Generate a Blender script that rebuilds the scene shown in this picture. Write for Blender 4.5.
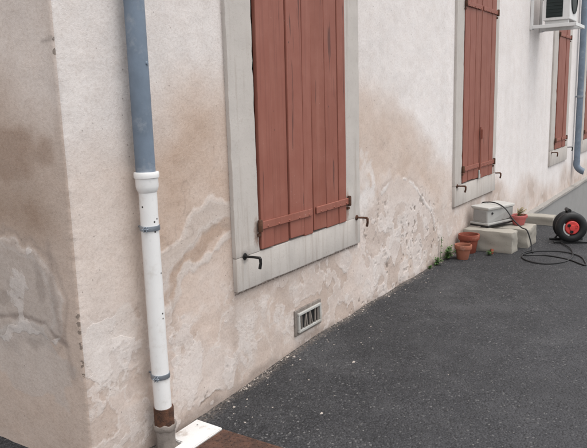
import bpy, bmesh, math, random
import numpy as np
from mathutils import Vector, Matrix

# ------------------------------------------------------------------ clear
for o in list(bpy.data.objects):
    bpy.data.objects.remove(o, do_unlink=True)
scene = bpy.context.scene
COL = scene.collection
rng = random.Random(7)

# ------------------------------------------------------------------ camera
CAM = Vector((-1.7116, -2.2, 1.5466))
YAW, PITCH, ROLL = 0.990464131, 0.184837170, 0.0283163891
fw = Vector((math.sin(YAW)*math.cos(PITCH), math.cos(YAW)*math.cos(PITCH), -math.sin(PITCH)))
rt = Vector((math.cos(YAW), -math.sin(YAW), 0))
dn = fw.cross(rt)
cr, sr = math.cos(ROLL), math.sin(ROLL)
cx_ = rt*cr + dn*sr
cy_ = dn*cr - rt*sr
camd = bpy.data.cameras.new('camera')
camd.sensor_fit = 'HORIZONTAL'; camd.sensor_width = 36.0
camd.lens = 659.83/587*36.0
camd.clip_start = 0.05; camd.clip_end = 500
cam = bpy.data.objects.new('camera', camd); COL.objects.link(cam)
m3 = Matrix((cx_, -cy_, -fw)).transposed()
cam.matrix_world = Matrix.Translation(CAM) @ m3.to_4x4()
scene.camera = cam

# ------------------------------------------------------------------ world, sun, exposure
SUN_EL = math.radians(74)
SUN_AZ = math.atan2(0.05, -0.95)          # x, y of the way to the sun
world = bpy.data.worlds.new('World'); scene.world = world; world.use_nodes = True
wn = world.node_tree.nodes; wl = world.node_tree.links; wn.clear()
sky = wn.new('ShaderNodeTexSky'); sky.sky_type = 'NISHITA'; sky.sun_disc = False
sky.sun_elevation = SUN_EL; sky.sun_rotation = SUN_AZ
sky.air_density = 1.0; sky.dust_density = 2.5; sky.ozone_density = 1.0
hs = wn.new('ShaderNodeHueSaturation'); hs.inputs['Saturation'].default_value = 0.06   # cloud cover: grey, not blue
bg = wn.new('ShaderNodeBackground'); bg.inputs['Strength'].default_value = 0.15
wo = wn.new('ShaderNodeOutputWorld')
wl.new(sky.outputs[0], hs.inputs['Color']); wl.new(hs.outputs[0], bg.inputs['Color']); wl.new(bg.outputs[0], wo.inputs[0])
sund = bpy.data.lights.new('sun', 'SUN'); sund.energy = 0.6; sund.angle = math.radians(45); sund.color = (1.0, 0.95, 0.90)
sun = bpy.data.objects.new('sun', sund); COL.objects.link(sun)
tosun = Vector((math.sin(SUN_AZ)*math.cos(SUN_EL), math.cos(SUN_AZ)*math.cos(SUN_EL), math.sin(SUN_EL)))
sun.rotation_euler = tosun.to_track_quat('Z', 'Y').to_euler(); sun.location = tosun*20
scene.view_settings.view_transform = 'Standard'; scene.view_settings.look = 'None'
scene.view_settings.gamma = 1.0; scene.view_settings.use_curve_mapping = False
scene.view_settings.exposure = 0.98

# ------------------------------------------------------------------ noise (numpy)
_lat = np.random.RandomState(11).rand(256, 256)
def vnoise(x, y, seed=0):
    x = np.asarray(x, float)+seed*17.31; y = np.asarray(y, float)+seed*9.77
    xi = np.floor(x).astype(int); yi = np.floor(y).astype(int)
    fx = x-xi; fy = y-yi
    fx = fx*fx*fx*(fx*(fx*6-15)+10); fy = fy*fy*fy*(fy*(fy*6-15)+10)
    a = _lat[xi & 255, yi & 255]; b = _lat[(xi+1) & 255, yi & 255]
    c = _lat[xi & 255, (yi+1) & 255]; d = _lat[(xi+1) & 255, (yi+1) & 255]
    return (a*(1-fx)+b*fx)*(1-fy)+(c*(1-fx)+d*fx)*fy
def fbm(x, y, s=1.0, o=4, seed=0):
    t = 0; amp = .5; tot = 0
    for k in range(o):
        t = t+amp*vnoise(np.asarray(x)*s*2**k, np.asarray(y)*s*2**k, seed+k); tot += amp; amp *= .5
    return t/tot          # 0..1
def sstep(a, b, v):
    t = np.clip((np.asarray(v)-a)/(b-a), 0, 1); return t*t*(3-2*t)
def dline(x, z, pts):
    best = np.full(np.shape(x), 1e9)
    for (ax, az), (bx_, bz) in zip(pts[:-1], pts[1:]):
        dx, dz = bx_-ax, bz-az; L = dx*dx+dz*dz+1e-9
        t = np.clip(((x-ax)*dx+(z-az)*dz)/L, 0, 1)
        best = np.minimum(best, np.hypot(x-ax-t*dx, z-az-t*dz))
    return best
def blob(x, z, cx, cz, rx, rz):
    return np.hypot((x-cx)/rx, (z-cz)/rz)

# ------------------------------------------------------------------ node helper
class NT:
    def __init__(s, name):
        s.m = bpy.data.materials.new(name); s.m.use_nodes = True
        s.t = s.m.node_tree; s.t.nodes.clear()
        s.out = s.t.nodes.new('ShaderNodeOutputMaterial')
        s.b = s.t.nodes.new('ShaderNodeBsdfPrincipled')
        s.t.links.new(s.b.outputs[0], s.out.inputs[0])
    def n(s, typ, **kw):
        nd = s.t.nodes.new(typ)
        for k, v in kw.items():
            if k in nd.bl_rna.properties.keys(): setattr(nd, k, v)
            else: s.put(nd.inputs[k], v)
        return nd
    def put(s, sock, v):
        if isinstance(v, bpy.types.NodeSocket): s.t.links.new(v, sock)
        elif isinstance(v, (tuple, list)) and len(v) == 3 and sock.type == 'RGBA': sock.default_value = (*v, 1)
        else: sock.default_value = v
    def coord(s, kind='Object', scale=None):
        c = s.n('ShaderNodeTexCoord').outputs[kind]
        if scale is None: return c
        mp = s.n('ShaderNodeMapping'); s.put(mp.inputs['Vector'], c); mp.inputs['Scale'].default_value = scale
        return mp.outputs[0]
    def noise(s, vec, scale, detail=4, rough=.55, dist=0):
        nd = s.n('ShaderNodeTexNoise'); s.put(nd.inputs['Vector'], vec)
        nd.inputs['Scale'].default_value = scale; nd.inputs['Detail'].default_value = detail
        nd.inputs['Roughness'].default_value = rough; nd.inputs['Distortion'].default_value = dist
        return nd.outputs['Fac']
    def voro(s, vec, scale, feature='F1', rand=1.0):
        nd = s.n('ShaderNodeTexVoronoi'); nd.feature = feature; s.put(nd.inputs['Vector'], vec)
        nd.inputs['Scale'].default_value = scale; nd.inputs['Randomness'].default_value = rand
        return nd
    def rng(s, v, a, b, c=0., d=1., smooth=True):
        nd = s.n('ShaderNodeMapRange'); nd.interpolation_type = 'SMOOTHSTEP' if smooth else 'LINEAR'
        s.put(nd.inputs['Value'], v)
        for k, q in zip(('From Min', 'From Max', 'To Min', 'To Max'), (a, b, c, d)): s.put(nd.inputs[k], q)
        return nd.outputs[0]
    def math(s, op, a, b=0.):
        nd = s.n('ShaderNodeMath'); nd.operation = op; s.put(nd.inputs[0], a); s.put(nd.inputs[1], b); return nd.outputs[0]
    def mix(s, f, a, b, typ='MIX'):
        nd = s.n('ShaderNodeMix'); nd.data_type = 'RGBA'; nd.blend_type = typ
        s.put(nd.inputs[0], f); s.put(nd.inputs[6], a); s.put(nd.inputs[7], b); return nd.outputs[2]
    def attr(s, name, out='Fac'):
        nd = s.n('ShaderNodeAttribute'); nd.attribute_name = name; return nd.outputs[out]
    def bump(s, h, strength=.5, dist=.01, prev=None):
        nd = s.n('ShaderNodeBump'); s.put(nd.inputs['Height'], h)
        nd.inputs['Strength'].default_value = strength; nd.inputs['Distance'].default_value = dist
        if prev is not None: s.put(nd.inputs['Normal'], prev)
        return nd.outputs[0]
    def fin(s, col, rough=.8, normal=None, metal=0., spec=.4):
        s.put(s.b.inputs['Base Color'], col); s.put(s.b.inputs['Roughness'], rough)
        s.put(s.b.inputs['Metallic'], metal); s.put(s.b.inputs['Specular IOR Level'], spec)
        if normal is not None: s.put(s.b.inputs['Normal'], normal)
        return s.m

def mat_plaster():
    t = NT('wall_render')
    P = t.coord()
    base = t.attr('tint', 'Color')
    fl = t.attr('flake'); pit = t.attr('pit')
    n1 = t.noise(P, 9, 6, .65); n2 = t.noise(P, 70, 4, .6); n3 = t.noise(P, 260, 3, .6)
    # crisp peeled paint edges: the soft potential broken by noise, then cut
    f = t.rng(t.math('ADD', fl, t.math('MULTIPLY', t.math('SUBTRACT', n1, .5), .55)), .47, .53)
    col = t.mix(t.math('MULTIPLY', f, .55), base, (.70, .645, .615))
    # mottling
    col = t.mix(t.rng(n1, .35, .75, 0, .30), col, t.mix(1., col, (.80, .735, .69), 'MULTIPLY'))
    col = t.mix(t.rng(n2, .42, .70, 0, .36), col, t.mix(1., col, (.70, .66, .63), 'MULTIPLY'))
    col = t.mix(t.rng(n3, .48, .72, 0, .26), col, t.mix(1., col, (.66, .62, .59), 'MULTIPLY'))
    col = t.mix(t.rng(n3, .46, .26, 0, .16), col, (.80, .77, .75))
    # pits where the render crumbles
    v = t.voro(t.mix(.12, P, t.n('ShaderNodeTexNoise', Vector=P, Scale=14.).outputs['Color']), 22)
    vr = t.n('ShaderNodeSeparateColor'); t.put(vr.inputs[0], v.outputs['Color'])
    rad = t.math('MULTIPLY', t.rng(vr.outputs[0], .62, 1., 0, .36, False), pit)
    pm = t.rng(t.math('SUBTRACT', rad, v.outputs['Distance']), -.02, .07)
    col = t.mix(t.math('MULTIPLY', pm, .62), col, (.16, .125, .10))
    # crisp broken edges: cracks, chipped arris
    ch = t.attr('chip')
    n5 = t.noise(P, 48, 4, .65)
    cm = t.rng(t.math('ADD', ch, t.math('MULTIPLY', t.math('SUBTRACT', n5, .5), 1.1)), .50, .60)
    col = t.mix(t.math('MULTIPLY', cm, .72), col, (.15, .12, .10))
    # the odd tiny dark speck
    sp = t.voro(P, 26); sr_ = t.n('ShaderNodeSeparateColor'); t.put(sr_.inputs[0], sp.outputs['Color'])
    sm = t.math('MULTIPLY', t.rng(sp.outputs['Distance'], .13, .05), t.rng(sr_.outputs[1], .90, .94))
    col = t.mix(t.math('MULTIPLY', sm, .55), col, (.13, .10, .085))
    h = t.math('ADD', t.math('MULTIPLY', n2, .45), t.math('MULTIPLY', n3, .30))
    h = t.math('ADD', h, t.math('MULTIPLY', f, .35))
    h = t.math('SUBTRACT', h, t.math('MULTIPLY', pm, 1.2))
    h = t.math('SUBTRACT', h, t.math('MULTIPLY', cm, 1.0))
    nb = t.bump(h, .55, .0055)
    return t.fin(col, .93, nb, spec=.2)

def mat_grey_paint(name, base, dirt=(.36, .33, .30), streak=True, drip=.35):
    t = NT(name); P = t.coord()
    n1 = t.noise(P, 6, 5, .6); n2 = t.noise(P, 60, 4, .6); n3 = t.noise(P, 240, 3)
    st = t.noise(t.coord('Object', (26, 26, 1.6)), 1., 4, .6)
    col = t.mix(t.rng(n1, .35, .75, 0, .38), base, tuple(.80*c for c in base))
    if streak: col = t.mix(t.rng(st, .50, .72, 0, drip), col, dirt)
    col = t.mix(t.rng(n2, .55, .75, 0, .35), col, dirt)
    col = t.mix(t.rng(n3, .6, .8, 0, .3), col, tuple(.6*c for c in dirt))
    if name == 'grey_painted_stone':      # rust run below each hinge, soot round the left stop
        sx = t.n('ShaderNodeSeparateXYZ'); t.put(sx.inputs[0], P)
        for (cx, cz, rx, rz, c, k) in ((.195, .30, .035, .10, (.24, .15, .11), .75), (1.275, .30, .03, .13, (.27, .15, .11), .7), (.075, .185, .04, .045, (.12, .11, .10), .6), (1.40, .10, .03, .12, (.30, .22, .18), .35)):
            ex = t.math('DIVIDE', t.math('SUBTRACT', sx.outputs[0], cx), rx); ez = t.math('DIVIDE', t.math('SUBTRACT', sx.outputs[2], cz), rz)
            d = t.math('ADD', t.math('MULTIPLY', ex, ex), t.math('MULTIPLY', ez, ez))
            d = t.math('ADD', d, t.math('MULTIPLY', t.math('SUBTRACT', n2, .5), 1.6))
            col = t.mix(t.rng(d, 1.0, .0, 0, k), col, c)
    h = t.math('ADD', t.math('MULTIPLY', n2, .5), t.math('MULTIPLY', n3, .4))
    return t.fin(col, .85, t.bump(h, .45, .003), spec=.25)

def mat_wood():
    t = NT('red_shutter_paint'); P = t.coord('Object')
    oi = t.n('ShaderNodeObjectInfo')
    loc = t.n('ShaderNodeVectorMath'); loc.operation = 'ADD'
    t.put(loc.inputs[0], P)
    rv = t.n('ShaderNodeCombineXYZ'); t.put(rv.inputs[0], t.math('MULTIPLY', oi.outputs['Random'], 37.)); t.put(rv.inputs[2], t.math('MULTIPLY', oi.outputs['Random'], 11.))
    t.put(loc.inputs[1], rv.outputs[0])
    mp = t.n('ShaderNodeMapping'); t.put(mp.inputs['Vector'], loc.outputs[0]); mp.inputs['Scale'].default_value = (55, 55, 1.5)
    g = t.noise(mp.outputs[0], 1., 5, .6)
    mp2 = t.n('ShaderNodeMapping'); t.put(mp2.inputs['Vector'], loc.outputs[0]); mp2.inputs['Scale'].default_value = (38, 38, 1.9)
    g2 = t.noise(mp2.outputs[0], 1., 3, .5)
    n1 = t.noise(loc.outputs[0], 5, 5, .6); n2 = t.noise(loc.outputs[0], 80, 3)
    base = t.mix(t.rng(oi.outputs['Random'], 0, 1, 0, 1, False), (.240, .080, .054), (.268, .093, .066))
    col = t.mix(t.rng(n1, .35, .75, 0, .4), base, (.345, .145, .108))       # chalky faded paint
    col = t.mix(t.rng(g, .50, .72, 0, .50), col, (.185, .060, .043))
    col = t.mix(t.rng(t.noise(mp2.outputs[0], .35, 4, .6), .52, .70, 0, .28), col, (.35, .150, .112))
    cr_ = t.rng(g2, .675, .70)
    col = t.mix(t.math('MULTIPLY', cr_, .70), col, (.075, .030, .024))      # split grain
    nk = t.voro(loc.outputs[0], 9); ns = t.n('ShaderNodeSeparateColor'); t.put(ns.inputs[0], nk.outputs['Color'])
    chip = t.math('MULTIPLY', t.rng(nk.outputs['Distance'], .075, .03), t.rng(ns.outputs[0], .70, .74))
    col = t.mix(t.math('MULTIPLY', chip, .7), col, (.07, .035, .028))
    sc = t.math('MULTIPLY', t.rng(n2, .68, .74), t.rng(n1, .52, .6))
    col = t.mix(t.math('MULTIPLY', sc, .5), col, (.50, .36, .31))
    h = t.math('SUBTRACT', t.math('MULTIPLY', g, .5), cr_)
    return t.fin(col, .62, t.bump(h, .5, .003), spec=.35)

def mat_rust(name, a=(.13, .062, .038), b=(.055, .030, .022), sc=1.):
    t = NT(name); P = t.coord()
    n1 = t.noise(P, 30*sc, 5, .65); n2 = t.noise(P, 170*sc, 4)
    col = t.mix(t.rng(n1, .35, .65), a, b); col = t.mix(t.rng(n2, .55, .75, 0, .6), col, (.22, .10, .055))
    return t.fin(col, .85, t.bump(t.math('ADD', n1, n2), .6, .004), metal=.15, spec=.3)

def mat_plain(name, c, rough=.5, var=.15, bump=.15, metal=0., scale=40, spec=.4, dirt=None, dirt_amt=.4):
    t = NT(name); P = t.coord()
    n1 = t.noise(P, scale*.2, 5, .6); n2 = t.noise(P, scale*3, 3)
    col = t.mix(t.rng(n1, .3, .7, 0, 1), c, tuple(x*(1-var) for x in c))
    if dirt: col = t.mix(t.rng(t.noise(P, scale*.45, 6, .7), .52, .72, 0, dirt_amt), col, dirt)
    col = t.mix(t.rng(n2, .6, .75, 0, .25), col, tuple(x*.65 for x in c))
    if name in ('white_pvc', 'white_painted_slab'):
        sp = t.voro(P, 27); q = t.n('ShaderNodeSeparateColor'); t.put(q.inputs[0], sp.outputs['Color'])
        col = t.mix(t.math('MULTIPLY', t.rng(sp.outputs['Distance'], .15, .10), t.rng(q.outputs[1], .90, .92)), col, (.05, .045, .04))
    return t.fin(col, rough, t.bump(n2, bump, .002), metal=metal, spec=spec)

def mat_asphalt():
    t = NT('asphalt'); P = t.coord()
    big = t.noise(P, .55, 4, .6); med = t.noise(P, 4.5, 4, .6)
    v = t.voro(P, 98); sv = t.n('ShaderNodeSeparateColor'); t.put(sv.inputs[0], v.outputs['Color'])
    v2 = t.voro(P, 170); sv2 = t.n('ShaderNodeSeparateColor'); t.put(sv2.inputs[0], v2.outputs['Color'])
    col = t.mix(sv.outputs[0], (.012, .012, .0135), (.042, .042, .046))
    col = t.mix(t.rng(sv2.outputs[1], .84, .99, 0, .60), col, (.105, .104, .106))
    col = t.mix(t.rng(sv.outputs[2], .965, .99, 0, .6), col, (.20, .195, .19))
    col = t.mix(t.rng(med, .4, .75, 0, .3), col, (.085, .084, .087))
    # worn paler lane away from the wall
    sx = t.n('ShaderNodeSeparateXYZ'); t.put(sx.inputs[0], P)
    wear = t.math('ADD', t.math('MULTIPLY', sx.outputs[1], -1.), t.math('MULTIPLY', t.math('SUBTRACT', big, .5), 1.6))
    col = t.mix(t.rng(wear, .35, 2.1, 0, .50), col, (.066, .066, .072))
    col = t.mix(t.rng(t.noise(P, 1.4, 5, .65, .6), .45, .70, 0, .45), col, (.030, .030, .032))
    col = t.mix(t.rng(t.noise(P, .9, 5, .6, .4), .55, .72, 0, .30), col, (.115, .114, .118))
    dust = t.math('ADD', sx.outputs[1], t.math('MULTIPLY', t.math('SUBTRACT', med, .5), .16))
    col = t.mix(t.math('MULTIPLY', t.math('MULTIPLY', t.rng(dust, -.075, .0), t.rng(sx.outputs[1], .06, .02)), t.rng(t.noise(P, 55, 4, .6), .42, .60, .15, .75)), col, (.215, .18, .155))
    crev = t.rng(v.outputs['Distance'], .55, .85)
    col = t.mix(t.math('MULTIPLY', crev, .55), col, (.012, .012, .013))
    h = t.math('SUBTRACT', t.math('MULTIPLY', sv.outputs[1], .45), t.math('MULTIPLY', t.math('POWER', v.outputs['Distance'], 2.), 1.0))
    h = t.math('ADD', h, t.math('MULTIPLY', med, .8))
    return t.fin(col, .82, t.bump(h, .75, .008), spec=.35)

def mat_leaf(name, a, b):
    t = NT(name); oi = t.n('ShaderNodeObjectInfo')
    n = t.noise(t.coord(), 30, 2)
    col = t.mix(t.rng(n, .3, .7), a, b)
    m = t.fin(col, .55, spec=.35)
    return m

M = dict(
    plaster=mat_plaster(),
    surround=mat_grey_paint('grey_painted_stone', (.525, .485, .45), (.35, .295, .255), True, .48),
    plinth=mat_grey_paint('plinth_cement', (.30, .293, .285), (.19, .182, .17), False),
    plinthcap=mat_grey_paint('plinth_cap_cement', (.30, .28, .26), (.15, .14, .13)),
    wood=mat_wood(),
    rust=mat_rust('rusty_iron'),
    darkiron=mat_plain('black_iron', (.018, .017, .017), .6, .3, .4, .2),
    bluepipe=mat_plain('blue_grey_pipe_paint', (.180, .228, .292), .5, .28, .1, 0, 26, .4, (.30, .325, .36), .6),
    whitepipe=mat_plain('white_pvc', (.80, .79, .78), .38, .06, .04, 0, 20, .5, (.52, .47, .42), .5),
    steel=mat_plain('galvanised_steel', (.36, .40, .45), .42, .3, .3, .7, 60),
    cement=mat_plain('grey_cement', (.27, .235, .21), .95, .35, 1., 0, 40, .2, (.11, .092, .08), .8),
    whiteslab=mat_plain('white_painted_slab', (.68, .665, .65), .8, .08, .5, 0, 30, .3, (.36, .30, .26), .7),
    rustplate=mat_rust('rusty_plate', (.105, .055, .040), (.058, .034, .027), .6),
    asphalt=mat_asphalt(),
    concrete=mat_grey_paint('block_concrete', (.33, .305, .265), (.15, .132, .105), False),
    boxgrey=mat_plain('grey_box_plastic', (.37, .365, .35), .55, .12, .15, 0, 14, .4, (.24, .22, .20), .6),
    boxlid=mat_plain('pale_box_lid', (.46, .45, .425), .55, .1, .15, 0, 14, .4, (.34, .31, .27), .6),
    black=mat_plain('black_plastic', (.014, .014, .015), .5, .3, .2, 0, 30, .4, (.07, .065, .06), .35),
    red=mat_plain('red_plastic', (.62, .055, .05), .45, .15, .1, 0, 30, .5),
    terracotta=mat_plain('terracotta_red', (.26, .068, .043), .75, .35, .6, 0, 25, .3, (.44, .24, .18), .5),
    terrapale=mat_plain('terracotta_pale', (.33, .125, .080), .8, .25, .4, 0, 25, .3, (.56, .42, .34), .45),
    pinkpot=mat_plain('pink_red_pot', (.50, .14, .13), .7, .2, .3, 0, 25, .3, (.62, .45, .40), .4),
    soil=mat_plain('potting_soil', (.045, .033, .024), .95, .4, 1.),
    leaf=mat_leaf('weed_leaf', (.045, .10, .028), (.085, .15, .045)),
    dryleaf=mat_leaf('dry_leaf', (.20, .17, .07), (.30, .24, .12)),
    acwhite=mat_plain('white_enamel', (.70, .695, .685), .45, .08, .05, 0, 12, .45, (.42, .39, .36), .5),
    acdark=mat_plain('dark_coil', (.012, .022, .021), .6, .3, .3),
    flake=mat_plain('white_plaster_crumb', (.42, .37, .33), .9, .2, .6),
    grit=mat_plain('grey_grit', (.17, .165, .16), .9, .4, .6),
    dark=mat_plain('unlit_interior', (.01, .01, .01), .9, .1, .1),  # near-black colour stands in for the shade inside vent and windows
)

# ------------------------------------------------------------------ mesh helpers
def link(name, me, mat=None, parent=None, smooth=False):
    o = bpy.data.objects.new(name, me); COL.objects.link(o)
    if mat is not None and not me.materials: me.materials.append(mat)
    if parent is not None: o.parent = parent
    if smooth:
        me.polygons.foreach_set('use_smooth', np.ones(len(me.polygons), bool)); me.update()
    return o
def empty(name, loc, label, cat, group=None, rz=0.):
    o = bpy.data.objects.new(name, None); COL.objects.link(o); o.location = loc; o.rotation_euler = (0, 0, rz)
    o.empty_display_size = .1
    return tag(o, label, cat, group)
def tag(o, label, cat, group=None, kind=None):
    o['label'] = label; o['category'] = cat
    if group: o['group'] = group
    if kind: o['kind'] = kind
    return o
def tomesh(bm, name):
    bmesh.ops.recalc_face_normals(bm, faces=bm.faces[:])
    me = bpy.data.meshes.new(name); bm.to_mesh(me); bm.free(); return me
def bbox(x0, x1, y0, y1, z0, z1, bev=.003, seg=2, jit=0.):
    bm = bmesh.new()
    vs = [bm.verts.new((x, y, z)) for x in (x0, x1) for y in (y0, y1) for z in (z0, z1)]
    for f in ((0, 1, 3, 2), (4, 6, 7, 5), (0, 4, 5, 1), (2, 3, 7, 6), (0, 2, 6, 4), (1, 5, 7, 3)):
        bm.faces.new([vs[i] for i in f])
    if jit:
        for v in vs: v.co += Vector((rng.uniform(-jit, jit), rng.uniform(-jit, jit), rng.uniform(-jit, jit)))
    bmesh.ops.recalc_face_normals(bm, faces=bm.faces[:])
    if bev: bmesh.ops.bevel(bm, geom=bm.edges[:], offset=bev, segments=seg, affect='EDGES', profile=.6)
    return bm
def box(name, x0, x1, y0, y1, z0, z1, mat, parent=None, bev=.003, seg=2, jit=0.):
    return link(name, tomesh(bbox(x0, x1, y0, y1, z0, z1, bev, seg, jit), name), mat, parent)
def tube_bm(pts, r, n=12, bm=None, cap=True):
    bm = bm or bmesh.new(); pts = [Vector(p) for p in pts]; rings = []
    rs = r if isinstance(r, (list, tuple)) else [r]*len(pts)
    up = None
    for i, p in enumerate(pts):
        d = (pts[min(i+1, len(pts)-1)]-pts[max(i-1, 0)]).normalized()
        if up is None:
            up = d.orthogonal().normalized()
        up = (up-d*up.dot(d)).normalized(); s = d.cross(up)
        rings.append([bm.verts.new(p+(up*math.cos(2*math.pi*k/n)+s*math.sin(2*math.pi*k/n))*rs[i]) for k in range(n)])
    for a, b in zip(rings[:-1], rings[1:]):
        for k in range(n): bm.faces.new((a[k], a[(k+1) % n], b[(k+1) % n], b[k]))
    if cap: bm.faces.new(rings[0][::-1]); bm.faces.new(rings[-1])
    return bm
def tube(name, pts, r, mat, parent=None, n=12, smooth=True):
    o = link(name, tomesh(tube_bm(pts, r, n), name), mat, parent)
    shade(o, smooth); return o
def shade(o, smooth=True, ang=35):
    me = o.data
    if smooth:
        me.polygons.foreach_set('use_smooth', np.ones(len(me.polygons), bool))
        try: me.set_sharp_from_angle(angle=math.radians(ang))
        except Exception: pass
def lathe_bm(prof, n=32, bm=None, M4=None):
    """prof: (r, z) pairs; closed with centre points when r = 0"""
    bm = bm or bmesh.new(); rings = []
    for r, z in prof:
        if r < 1e-6: rings.append([bm.verts.new((0, 0, z))])
        else: rings.append([bm.verts.new((r*math.cos(2*math.pi*k/n), r*math.sin(2*math.pi*k/n), z)) for k in range(n)])
    for a, b in zip(rings[:-1], rings[1:]):
        for k in range(n):
            if len(a) == 1 and len(b) == 1: continue
            if len(a) == 1: bm.faces.new((a[0], b[(k+1) % n], b[k]))
            elif len(b) == 1: bm.faces.new((a[k], a[(k+1) % n], b[0]))
            else: bm.faces.new((a[k], a[(k+1) % n], b[(k+1) % n], b[k]))
    if M4 is not None: bm.transform(M4)
    return bm
def lathe(name, prof, mat, parent=None, n=32, M4=None, ang=35):
    o = link(name, tomesh(lathe_bm(prof, n, None, M4), name), mat, parent); shade(o, True, ang); return o
def spline(pts, k=8):
    pts = [Vector(p) for p in pts]; out = []
    for i in range(len(pts)-1):
        p0 = pts[max(i-1, 0)]; p1 = pts[i]; p2 = pts[i+1]; p3 = pts[min(i+2, len(pts)-1)]
        for j in range(k):
            t = j/k
            out.append(.5*((2*p1)+(p2-p0)*t+(2*p0-5*p1+4*p2-p3)*t*t+(3*p1-p0-3*p2+p3)*t**3))
    out.append(pts[-1]); return out
def grid_mesh(name, X, Y, Z, keep=None, flip=False):
    """X,Y,Z are (a,b) arrays; keep is an (a-1,b-1) mask"""
    a, b = X.shape
    idx = np.arange(a*b).reshape(a, b)
    q = np.stack([idx[:-1, :-1], idx[1:, :-1], idx[1:, 1:], idx[:-1, 1:]], -1)
    if flip: q = q[..., ::-1]
    q = q[keep] if keep is not None else q.reshape(-1, 4)
    me = bpy.data.meshes.new(name)
    co = np.stack([X, Y, Z], -1).reshape(-1, 3).astype(np.float32)
    me.vertices.add(len(co)); me.vertices.foreach_set('co', co.ravel())
    me.loops.add(q.size); me.loops.foreach_set('vertex_index', q.ravel().astype(np.int32))
    me.polygons.add(len(q)); me.polygons.foreach_set('loop_start', np.arange(0, q.size, 4, dtype=np.int32))
    try: me.polygons.foreach_set('loop_total', np.full(len(q), 4, np.int32))
    except Exception: pass
    me.update(calc_edges=True); me.validate()
    return me
def addattr(me, name, val):
    if val.ndim == 3:
        a = me.attributes.new(name, 'FLOAT_COLOR', 'POINT')
        c = np.concatenate([val.reshape(-1, 3), np.ones((val.shape[0]*val.shape[1], 1))], 1)
        a.data.foreach_set('color', c.astype(np.float32).ravel())
    else:
        a = me.attributes.new(name, 'FLOAT', 'POINT'); a.data.foreach_set('value', val.astype(np.float32).ravel())

# ------------------------------------------------------------------ ground
GX = [-60, -1, 0, .35, .72, 1.12, 1.61, 2.21, 2.75, 6.45, 6.8, 11.5, 12.5, 60]
GZ = [-.03, -.03, -.03, -.06, -.071, -.046, -.018, -.004, 0, 0, -.05, -1.25, -1.3, -1.3]
def gz(x, y=0.):
    x = np.asarray(x, float)
    base = sum(np.interp(x+d, GX, GZ) for d in (-.12, -.06, 0, .06, .12))/5
    return base
def axis(parts):
    out = []
    for a, b, s in parts:
        out += list(np.arange(a, b-1e-6, s))
    out.append(parts[-1][1]); return np.array(out)
gx = axis([(-60, -4, 4), (-4, -.6, .2), (-.6, 7.4, .04), (7.4, 14, .25), (14, 60, 4)])
gy = axis([(-60, -5, 3), (-5, -3, .25), (-3, .1, .04), (.1, 1.2, .06), (1.2, 60, 4)])
XX, YY = np.meshgrid(gx, gy, indexing='ij')
near = np.exp(-((XX-3)/6)**4)*np.exp(-((YY+1)/4)**4)
ZZ = gz(XX)+(fbm(XX, YY, 1.3, 3, 3)-.5)*.014*near+(fbm(XX, YY, 9, 2, 5)-.5)*.006*near
# asphalt lip drawn up unevenly against the wall foot
lip = np.exp(-((YY)/.05)**2)*(XX > .7)*(XX < 6.4)
ZZ += lip*(fbm(XX, YY*0, 3.2, 3, 8)-.42)*.022
# sunk tray for the steel cover and slab beside the downpipe
tray = sstep(.16, .22, XX)*(1-sstep(.58, .64, XX))*(1-sstep(-.03, .03, YY))*sstep(-1.22, -1.16, YY)
ZZ -= tray*.03
ground = link('ground', grid_mesh('ground', XX, YY, ZZ), M['asphalt'], smooth=True)
ground['kind'] = 'structure'; ground['label'] = 'dark grey asphalt running along the foot of the house'

# ------------------------------------------------------------------ house
house = empty('house', (0, 0, 0), 'old rendered house with damp-stained off-white wall and red shuttered windows', 'house')
# windows: x0,x1 of surround; opening; z of surround foot, opening foot
WIN = [dict(s=(1.030, 2.490), o=(1.250, 2.285), z=.518, oz=.712, n=1),
       dict(s=(4.490, 5.840), o=(4.690, 5.715), z=.474, oz=.680, n=2),
       dict(s=(8.640, 9.900), o=(8.905, 9.720), z=.468, oz=.700, n=3),
       dict(s=(11.16, 12.46), o=(11.330, 12.290), z=.468, oz=.700, n=4)]
TOPO, TOPS = 2.60, 2.80

def smooth_mix(c, f, d):
    f = np.asarray(f)[..., None]; return c*(1-f)+np.array(d)*f
WHITE = (.815, .772, .755); CREAM = (.665, .555, .485); BROWN = (.455, .322, .240); PINK = (.605, .490, .425)

RIDGE_A = [(2.88, .83), (3.0, .885), (3.12, .90), (3.25, .895), (3.38, .875), (3.5, .835), (3.6, .775), (3.68, .70), (3.76, .635), (3.85, .57), (3.93, .50), (4.0, .42), (4.04, .34)]
RIDGE_B = [(1.0, .985), (.87, 1.03), (.74, .95), (.62, .84), (.52, .73)]
RIDGE_C = [(1.0, .86), (.86, .80), (.72, .755), (.60, .66), (.52, .58)]

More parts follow.
